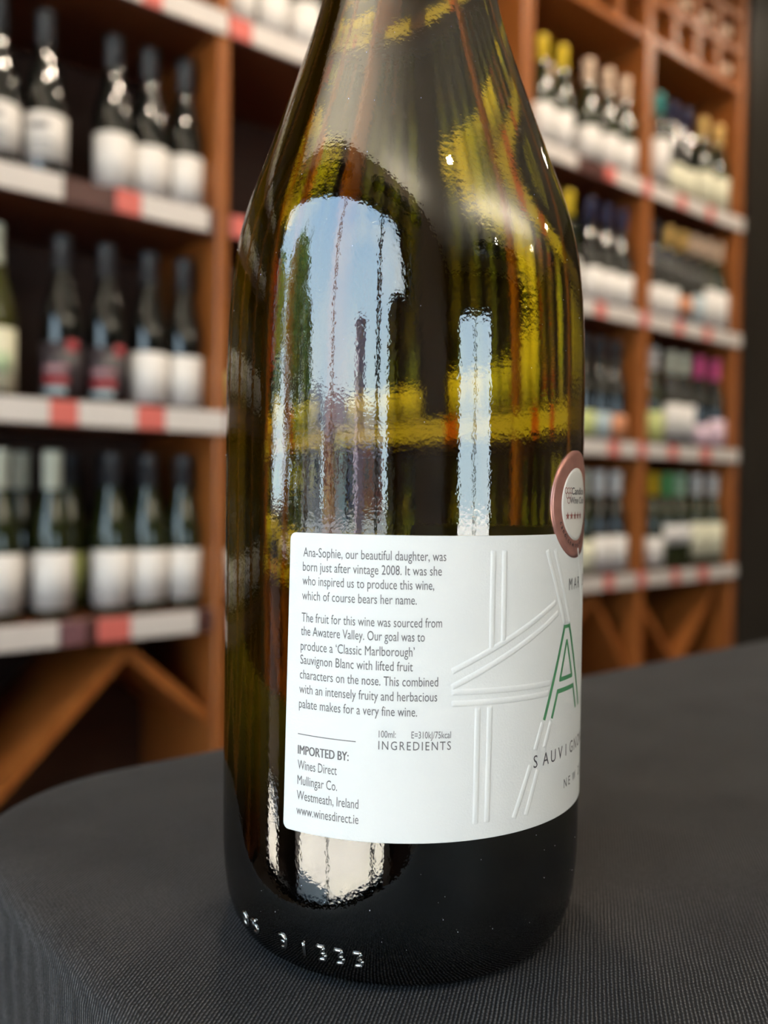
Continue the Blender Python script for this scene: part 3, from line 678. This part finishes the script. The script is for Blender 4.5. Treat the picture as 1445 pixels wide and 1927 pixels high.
# paper label, a thin shell with rounded corners
S0, S1, ZT, ZL = -23.15, 128., -8.45, -67.1
def slant(z): return .021 * (z + 8.6)       # the leading edge leans very slightly
mb = MB(); cr_ = 1.3; cols = []
s = 0.
lst = [cr_ * (1 - cos(radians(a))) for a in range(0, 91, 10)]
width = S1 - S0
cols = lst + [cr_ + (width - 2 * cr_) * i / 130 for i in range(1, 131)]
cols += [width - x for x in reversed(lst[:-1])]
RO, RI = .04122, .04098
FR = [0, .0012, .004] + [.004 + .992 * i / 12 for i in range(1, 12)] + [.996, .9988, 1]; nrow = len(FR) - 1
for cx in cols:
    e = min(cx, width - cx); dz = cr_ - sqrt(max(0, cr_ ** 2 - (cr_ - e) ** 2)) if e < cr_ else 0
    tlt = -.0035 * cx
    za, zb_ = ZL + dz, ZT - dz + tlt * .5
    for r in (RO, RI):
        for j in range(nrow + 1):
            zv = za + (zb_ - za) * FR[j]
            mb.v.append(onb(S0 + cx + slant(zv), zv, r))
K = 2 * (nrow + 1)
for i in range(len(cols) - 1):
    a, b = i * K, (i + 1) * K
    for j in range(nrow):
        mb.f.append((a + j, b + j, b + j + 1, a + j + 1)); mb.f.append((a + nrow + 1 + j, a + nrow + 2 + j, b + nrow + 2 + j, b + nrow + 1 + j))
    mb.f.append((a, a + nrow + 1, b + nrow + 1, b)); mb.f.append((a + nrow, b + nrow, b + K - 1, a + K - 1))
for i in (0, len(cols) - 1):
    a = i * K; mb.f.append(tuple(a + j for j in range(nrow + 1)) + tuple(a + K - 1 - j for j in range(nrow + 1)))
me = mb.mesh('label', 'label_paper')
me.polygons.foreach_set('use_smooth', [len(p.vertices) == 4 and abs(p.normal.z) < .5 for p in me.polygons])
label = link('label', me, root); label['label'] = 'white wrap label with small grey text and embossed lines'

def collect(polys, name, mat, parent, rr, rim=.0):
    """polys: list of (verts2d, faces) in label mm -> one curved mesh"""
    mb = MB()
    for vs, fs in polys:
        i = len(mb.v); mb.v += [onb(x, y, rr) for x, y in vs]; mb.f += [tuple(i + k for k in f_) for f_ in fs]
    o = mb.build(name, mat, parent); return o
_txt = {}
dg = None
def glyphs(ch, **kw):
    cu = bpy.data.curves.new('t', 'FONT'); cu.body = ch; cu.size = 1; cu.offset = kw.get('offset', 0); cu.resolution_u = 3; cu.space_character = kw.get('space', 1)
    o = bpy.data.objects.new('t', cu); C.objects.link(o)
    bpy.context.view_layer.update(); dgr = bpy.context.evaluated_depsgraph_get()
    me = bpy.data.meshes.new_from_object(o.evaluated_get(dgr)); 
    vs = [(v.co.x, v.co.y) for v in me.vertices]; fs = [tuple(p.vertices) for p in me.polygons]
    bpy.data.objects.remove(o); bpy.data.curves.remove(cu); bpy.data.meshes.remove(me)
    return vs, fs
CAPH = max(v[1] for v in glyphs('H')[0])
def fit_text(t_, s0, s1, z0, z1, cap, offset=.0, space=1.):
    vs, fs = glyphs(t_, offset=offset, space=space)
    xa, xb = min(v[0] for v in vs), max(v[0] for v in vs); k = cap / CAPH
    return [(s0 + (x - xa) / (xb - xa) * (s1 - s0), z0 + (z1 - z0) * (x - xa) / (xb - xa) + y * k) for x, y in vs], fs
def letter(c, s0, z0, wd, cap, offset=0., ang=0., wk=None):
    vs, fs = glyphs(c, offset=offset); xa, xb = min(v[0] for v in vs), max(v[0] for v in vs); k = cap / CAPH
    kx = wd if wk is None else wk
    out_ = []
    for x, y in vs:
        X, Y = (x - xa) * kx * k, y * k
        out_.append((s0 + X * cos(ang) - Y * sin(ang), z0 + X * sin(ang) + Y * cos(ang)))
    return out_, fs
RT = RO + .00003
L = [("Ana-Sophie, our beautiful daughter, was", -20.03, 8.26, -13.06, -13.29, 1.78), ("born just after vintage 2008. It was she", -20.12, 7.43, -15.84, -16.05, 1.78),
     ("who inspired us to produce this wine,", -20.16, 6.0, -18.56, -18.75, 1.78), ("which of course bears her name.", -20.22, 2.73, -21.46, -21.55, 1.78),
     ("The fruit for this wine was sourced from", -20.28, 7.61, -25.76, -25.89, 1.78), ("the Awatere Valley. Our goal was to", -20.4, 4.34, -28.4, -28.55, 1.78),
     ("produce a \u2018Classic Marlborough\u2019", -20.45, 2.45, -31.3, -31.4, 1.78), ("Sauvignon Blanc with lifted fruit", -20.49, 2.15, -34.0, -34.2, 1.78),
     ("characters on the nose. This combined", -20.58, 7.0, -36.9, -37.1, 1.78), ("with an intensely fruity and herbacious", -20.67, 6.86, -39.75, -39.95, 1.78),
     ("palate makes for a very fine wine.", -20.72, 3.06, -42.65, -42.8, 1.78), ("Wines Direct", -20.88, -12.31, -54.72, -54.8, 1.8), ("Mullingar Co.", -20.92, -12.21, -57.75, -57.85, 1.8),
     ("Westmeath, Ireland", -21.04, -7.91, -60.75, -60.85, 1.8), ("www.winesdirect.ie", -21.09, -7.87, -63.7, -63.8, 1.8),
     ("100ml:", -4.14, -.91, -46.9, -46.9, 1.3), ("E=310kJ/75kcal", 2.04, 9.63, -46.95, -47.05, 1.3)]
polys = [fit_text(t_, a, b, z0, z1, c) for t_, a, b, z0, z1, c in L]
polys += [fit_text("IMPORTED BY:", -20.85 + d, -9.97 + d, -51.75, -51.82, 1.72) for d in (-.05, .05)]
polys.append(fit_text("INGREDIENTS", -4.19, 9.66, -49.2, -49.28, 1.62, space=1.25))


pol = []
for i, c in enumerate('MARLBOROUGH'): pol.append(letter(c, 41.24 + 2.85 * i, -20.45, 0, 2.45, 0, wk=.78))
for i, c in enumerate('SAUVIGNON BLANC'):
    if c != ' ': pol.append(letter(c, 28.8 + 2.86 * i + (.6 if c == 'I' else 0), -55.2, 0, 2.5, 0, wk=.84))
for i, c in enumerate('NEW ZEALAND'):
    if c != ' ': pol.append(letter(c, 40.22 + 2.5 * i, -61.85, 0, 1.85, 0, wk=.88))
collect(pol, 'lettering', 'ink_dark', label, RT)
# green outlined A (stroke polygons)
def stroke(a, b, wd):
    a = Vector(a); b = Vector(b); d = (b - a).normalized(); p_ = Vector((-d.y, d.x)) * wd / 2
    n_ = max(1, int((b - a).length / 1.0)); vs = []; fs = []
    for i in range(n_ + 1):
        q = a.lerp(b, i / n_); vs += [tuple(q + p_), tuple(q - p_)]
    for i in range(n_): fs.append((2 * i, 2 * i + 1, 2 * i + 3, 2 * i + 2))
    return vs, fs
polys.append(stroke((-20.9, -47.80), (-8.56, -48.0), .17))
collect(polys, 'lettering', 'ink', label, RT)
def letterA(dx):
    gs = [((39.45, -27.55), (31.88, -46.0), .86), ((41.65, -27.55), (49.2, -46.0), .86), ((39.2, -27.9), (41.9, -27.9), .72),
          ((40.55, -30.7), (37.55, -38.9), .72), ((40.55, -30.7), (43.75, -38.9), .72), ((37.35, -38.62), (43.95, -38.62), .9),
          ((36.6, -40.95), (44.7, -40.95), .95), ((36.85, -40.6), (34.57, -46.1), .76), ((44.45, -40.6), (46.65, -46.1), .76)]
    return [stroke((a[0] + dx, a[1]), (b[0] + dx, b[1]), w_) for a, b, w_ in gs]
collect(letterA(0) + letterA(38), 'letter_mark', 'ink_green', label, RT + .00001)
# embossed ridges pressed into the paper
mb = MB()
def ridge(a, b, wd=1.25, h=.00016):
    a = Vector(a); b = Vector(b); Lg = (b - a).length; d = (b - a) / Lg; p_ = Vector((-d.y, d.x)); n_ = max(2, int(Lg / .8)); i0 = len(mb.v); m_ = 8
    ts = [0, .15 / Lg, .35 / Lg] + [(i + 1) / (n_ + 1) for i in range(n_)] + [1 - .35 / Lg, 1 - .15 / Lg, 1]; ts = sorted(set(ts))
    for t_ in ts:
        e = min(t_, 1 - t_) * Lg; ke = min(1, e / .35)
        for j in range(m_ + 1):
            u_ = j / m_ * 2 - 1; prof = max(0, 1 - abs(u_) ** 3.2) * ke
            q = a.lerp(b, t_) + p_ * u_ * wd / 2; mb.v.append(onb(q.x, q.y, RO - .00001 + h * prof))
    for i in range(len(ts) - 1):
        for j in range(m_): mb.f.append((i0 + i * (m_ + 1) + j, i0 + i * (m_ + 1) + j + 1, i0 + (i + 1) * (m_ + 1) + j + 1, i0 + (i + 1) * (m_ + 1) + j))
for a, b in (((17.95, -11.3), (17.85, -30.4)), ((20.5, -11.3), (20.5, -29.2)), ((32.1, -11.6), (39.35, -27.4)), ((34.9, -11.6), (42.1, -27.4)), ((46.2, -11.6), (53.4, -27.4)),
             ((9.6, -34.35), (35.6, -22.3)), ((9.6, -37.4), (36.6, -24.6)), ((9.6, -38.3), (33.9, -38.75)), ((9.6, -40.5), (33.4, -40.75)),
             ((15.05, -41.4), (14.85, -64.1)), ((17.65, -41.4), (17.35, -64.1)), ((31.5, -46.3), (29.2, -51.7)), ((34.35, -46.4), (32.1, -51.7)), ((28.0, -54.3), (23.6, -64.3)), ((30.2, -55.6), (26.8, -64.3))):
    ridge(a, b)
o = mb.build('embossing', 'label_paper', label, True); o['label'] = 'raised blank embossed lines crossing the label'
# medal sticker
MC = (44.55, -2.5); MR = 11.35
def disc(cx, cz, r, n_=64, rings=10):
    vs = [(cx, cz)]; fs = []
    for k in range(1, rings + 1):
        for i in range(n_): a = 2 * pi * i / n_; vs.append((cx + r * k / rings * cos(a), cz + r * k / rings * sin(a)))
    for i in range(n_): fs.append((0, 1 + i, 1 + (i + 1) % n_))
    for k in range(rings - 1):
        for i in range(n_): a0 = 1 + k * n_; fs.append((a0 + i, a0 + n_ + i, a0 + n_ + (i + 1) % n_, a0 + (i + 1) % n_))
    return vs, fs
def medal_disc(r, r0, r1, name, mat, par):
    mb = MB(); vs, fs = disc(MC[0], MC[1], r)
    mb.v = [onb(x, y, r1) for x, y in vs]; mb.f = list(fs); n0 = len(mb.v)
    rim = vs[-64:]; mb.v += [onb(x, y, r0) for x, y in rim]
    for i in range(64): mb.f.append((n0 - 64 + i, n0 - 64 + (i + 1) % 64, n0 + (i + 1) % 64, n0 + i))
    return mb.build(name, mat, par, True)
md = medal_disc(MR, RO - .0003, RO + .00012, 'medal_sticker', 'medal_rose', root); md['label'] = 'round copper-pink award sticker with white centre'
mw = medal_disc(7.65, RO, RO + .00016, 'sticker_centre', 'medal_white', md)
RM = RO + .00019
pol = [fit_text('Candice', 41.4, 50.2, -.45, -.45, 1.45, offset=.01), fit_text('Wine Club', 40.6, 50.4, -2.35, -2.35, 1.35, offset=.01)]
for i, c in enumerate('candicewinechallenge'):
    th_ = radians(204 + 6.9 * i); r_ = 9.1
    s0, z0 = MC[0] + r_ * cos(th_), MC[1] + r_ * sin(th_)
    pol.append(letter(c, s0, z0, 0, 1.05, .015, ang=th_ + pi / 2, wk=.9))
collect(pol, 'lettering', 'medal_ink', md, RM)
pol = []
def ringp(cx, cz, r, w_, n_=20):
    vs = []; fs = []
    for i in range(n_): a = 2 * pi * i / n_; vs += [(cx + (r - w_) * cos(a), cz + (r - w_) * sin(a)), (cx + r * cos(a), cz + r * sin(a))]
    for i in range(n_): j = (i + 1) % n_; fs.append((2 * i, 2 * i + 1, 2 * j + 1, 2 * j))
    return vs, fs
for cx, cz in ((38.75, .35), (39.95, .35), (41.1, .35), (39.4, -.65), (40.55, -.65), (40.0, -1.7)): pol.append(ringp(cx, cz, .68, .17))
for k in range(5):
    cx = 39.6 + 1.95 * k; vs = [(cx, -4.95)]
    for i in range(10): a = pi / 2 + i * pi / 5; r_ = .95 if i % 2 == 0 else .4; vs.append((cx + r_ * cos(a), -4.95 + r_ * sin(a)))
    pol.append((vs, [(0, 1 + i, 1 + (i + 1) % 10) for i in range(10)]))
collect(pol, 'emblem', 'medal_red', md, RM)
# raised glass code moulded on the heel
mb = MB()
def heel(psi, z):
    zc = z / 1000; zb_ = zz_(zc)
    pts = outer[4:12]
    r = .0409
    for (ra, za), (rb, zb2) in zip(pts, pts[1:]):
        if za <= zb_ <= zb2: r = ra + (rb - ra) * (zb_ - za) / (zb2 - za)
    return (r * cos(psi), r * sin(psi), zb_)
DG = {'0': [[(.2, 0), (0, .3), (0, .7), (.25, 1), (.6, .8), (.6, .2), (.3, 0), (.2, 0)]], '5': [[(.6, 1), (.05, 1)], [(.05, 1), (.0, .55), (.45, .6), (.6, .3), (.4, .02), (0, .05)]],
      '9': [[(.0, .95), (.35, 1), (.6, .75), (.55, .4), (.4, .08), (.05, .02)], [(.1, .5), (.5, .5)]], '1': [[(.3, 1), (.3, 0)]], '3': [[(.0, 1), (.6, 1)], [(.6, 1), (.28, .58)], [(.28, .58), (.6, .5)], [(.62, .45), (.62, .15)], [(.6, .06), (.1, 0)]]}
for c, ps in (('0', 174.2), ('5', 180.2), ('9', 193.0), ('1', 200.6), ('3', 206.2), ('3', 211.7), ('3', 217.2)):
    for line in DG[c]:
        pts = []
        for (u0, v0), (u1, v1) in zip(line, line[1:]):
            for q in (0, .34, .67): pts.append((u0 + (u1 - u0) * q, v0 + (v1 - v0) * q))
        pts.append(line[-1])
        mb.tube([heel(radians(ps + (u_ - .3) * 4.2), -92.3 + v_ * 2.9) for u_, v_ in pts], .00038, 8)
o = mb.build('moulded_code', 'moulded_glass', root, True); o['label'] = 'raised moulded digits round the heel of the bottle'
# dust specks on the glass
mb = MB(); rnd = random.Random(4)
for _ in range(70):
    ps = radians(rnd.uniform(150, 300)); zc = rnd.choice((rnd.uniform(-.088, -.069), rnd.uniform(-.006, .11), rnd.uniform(.03, .11)))
    r = smooth_rad(zc) + .00003; s_ = rnd.uniform(.00004, .00010)
    c_ = Vector((r * cos(ps), r * sin(ps), zz_(zc)))
    i = len(mb.v)
    for d in ((1, 0, 0), (-1, 0, 0), (0, 1, 0), (0, -1, 0), (0, 0, 1.5), (0, 0, -1.5)): mb.v.append(tuple(c_ + Vector(d) * s_))
    mb.f += [(i + a, i + b, i + c) for a, b, c in ((0, 2, 4), (2, 1, 4), (1, 3, 4), (3, 0, 4), (2, 0, 5), (1, 2, 5), (3, 1, 5), (0, 3, 5))]
o = mb.build('dust_specks', 'dust', root); o['kind'] = 'stuff'
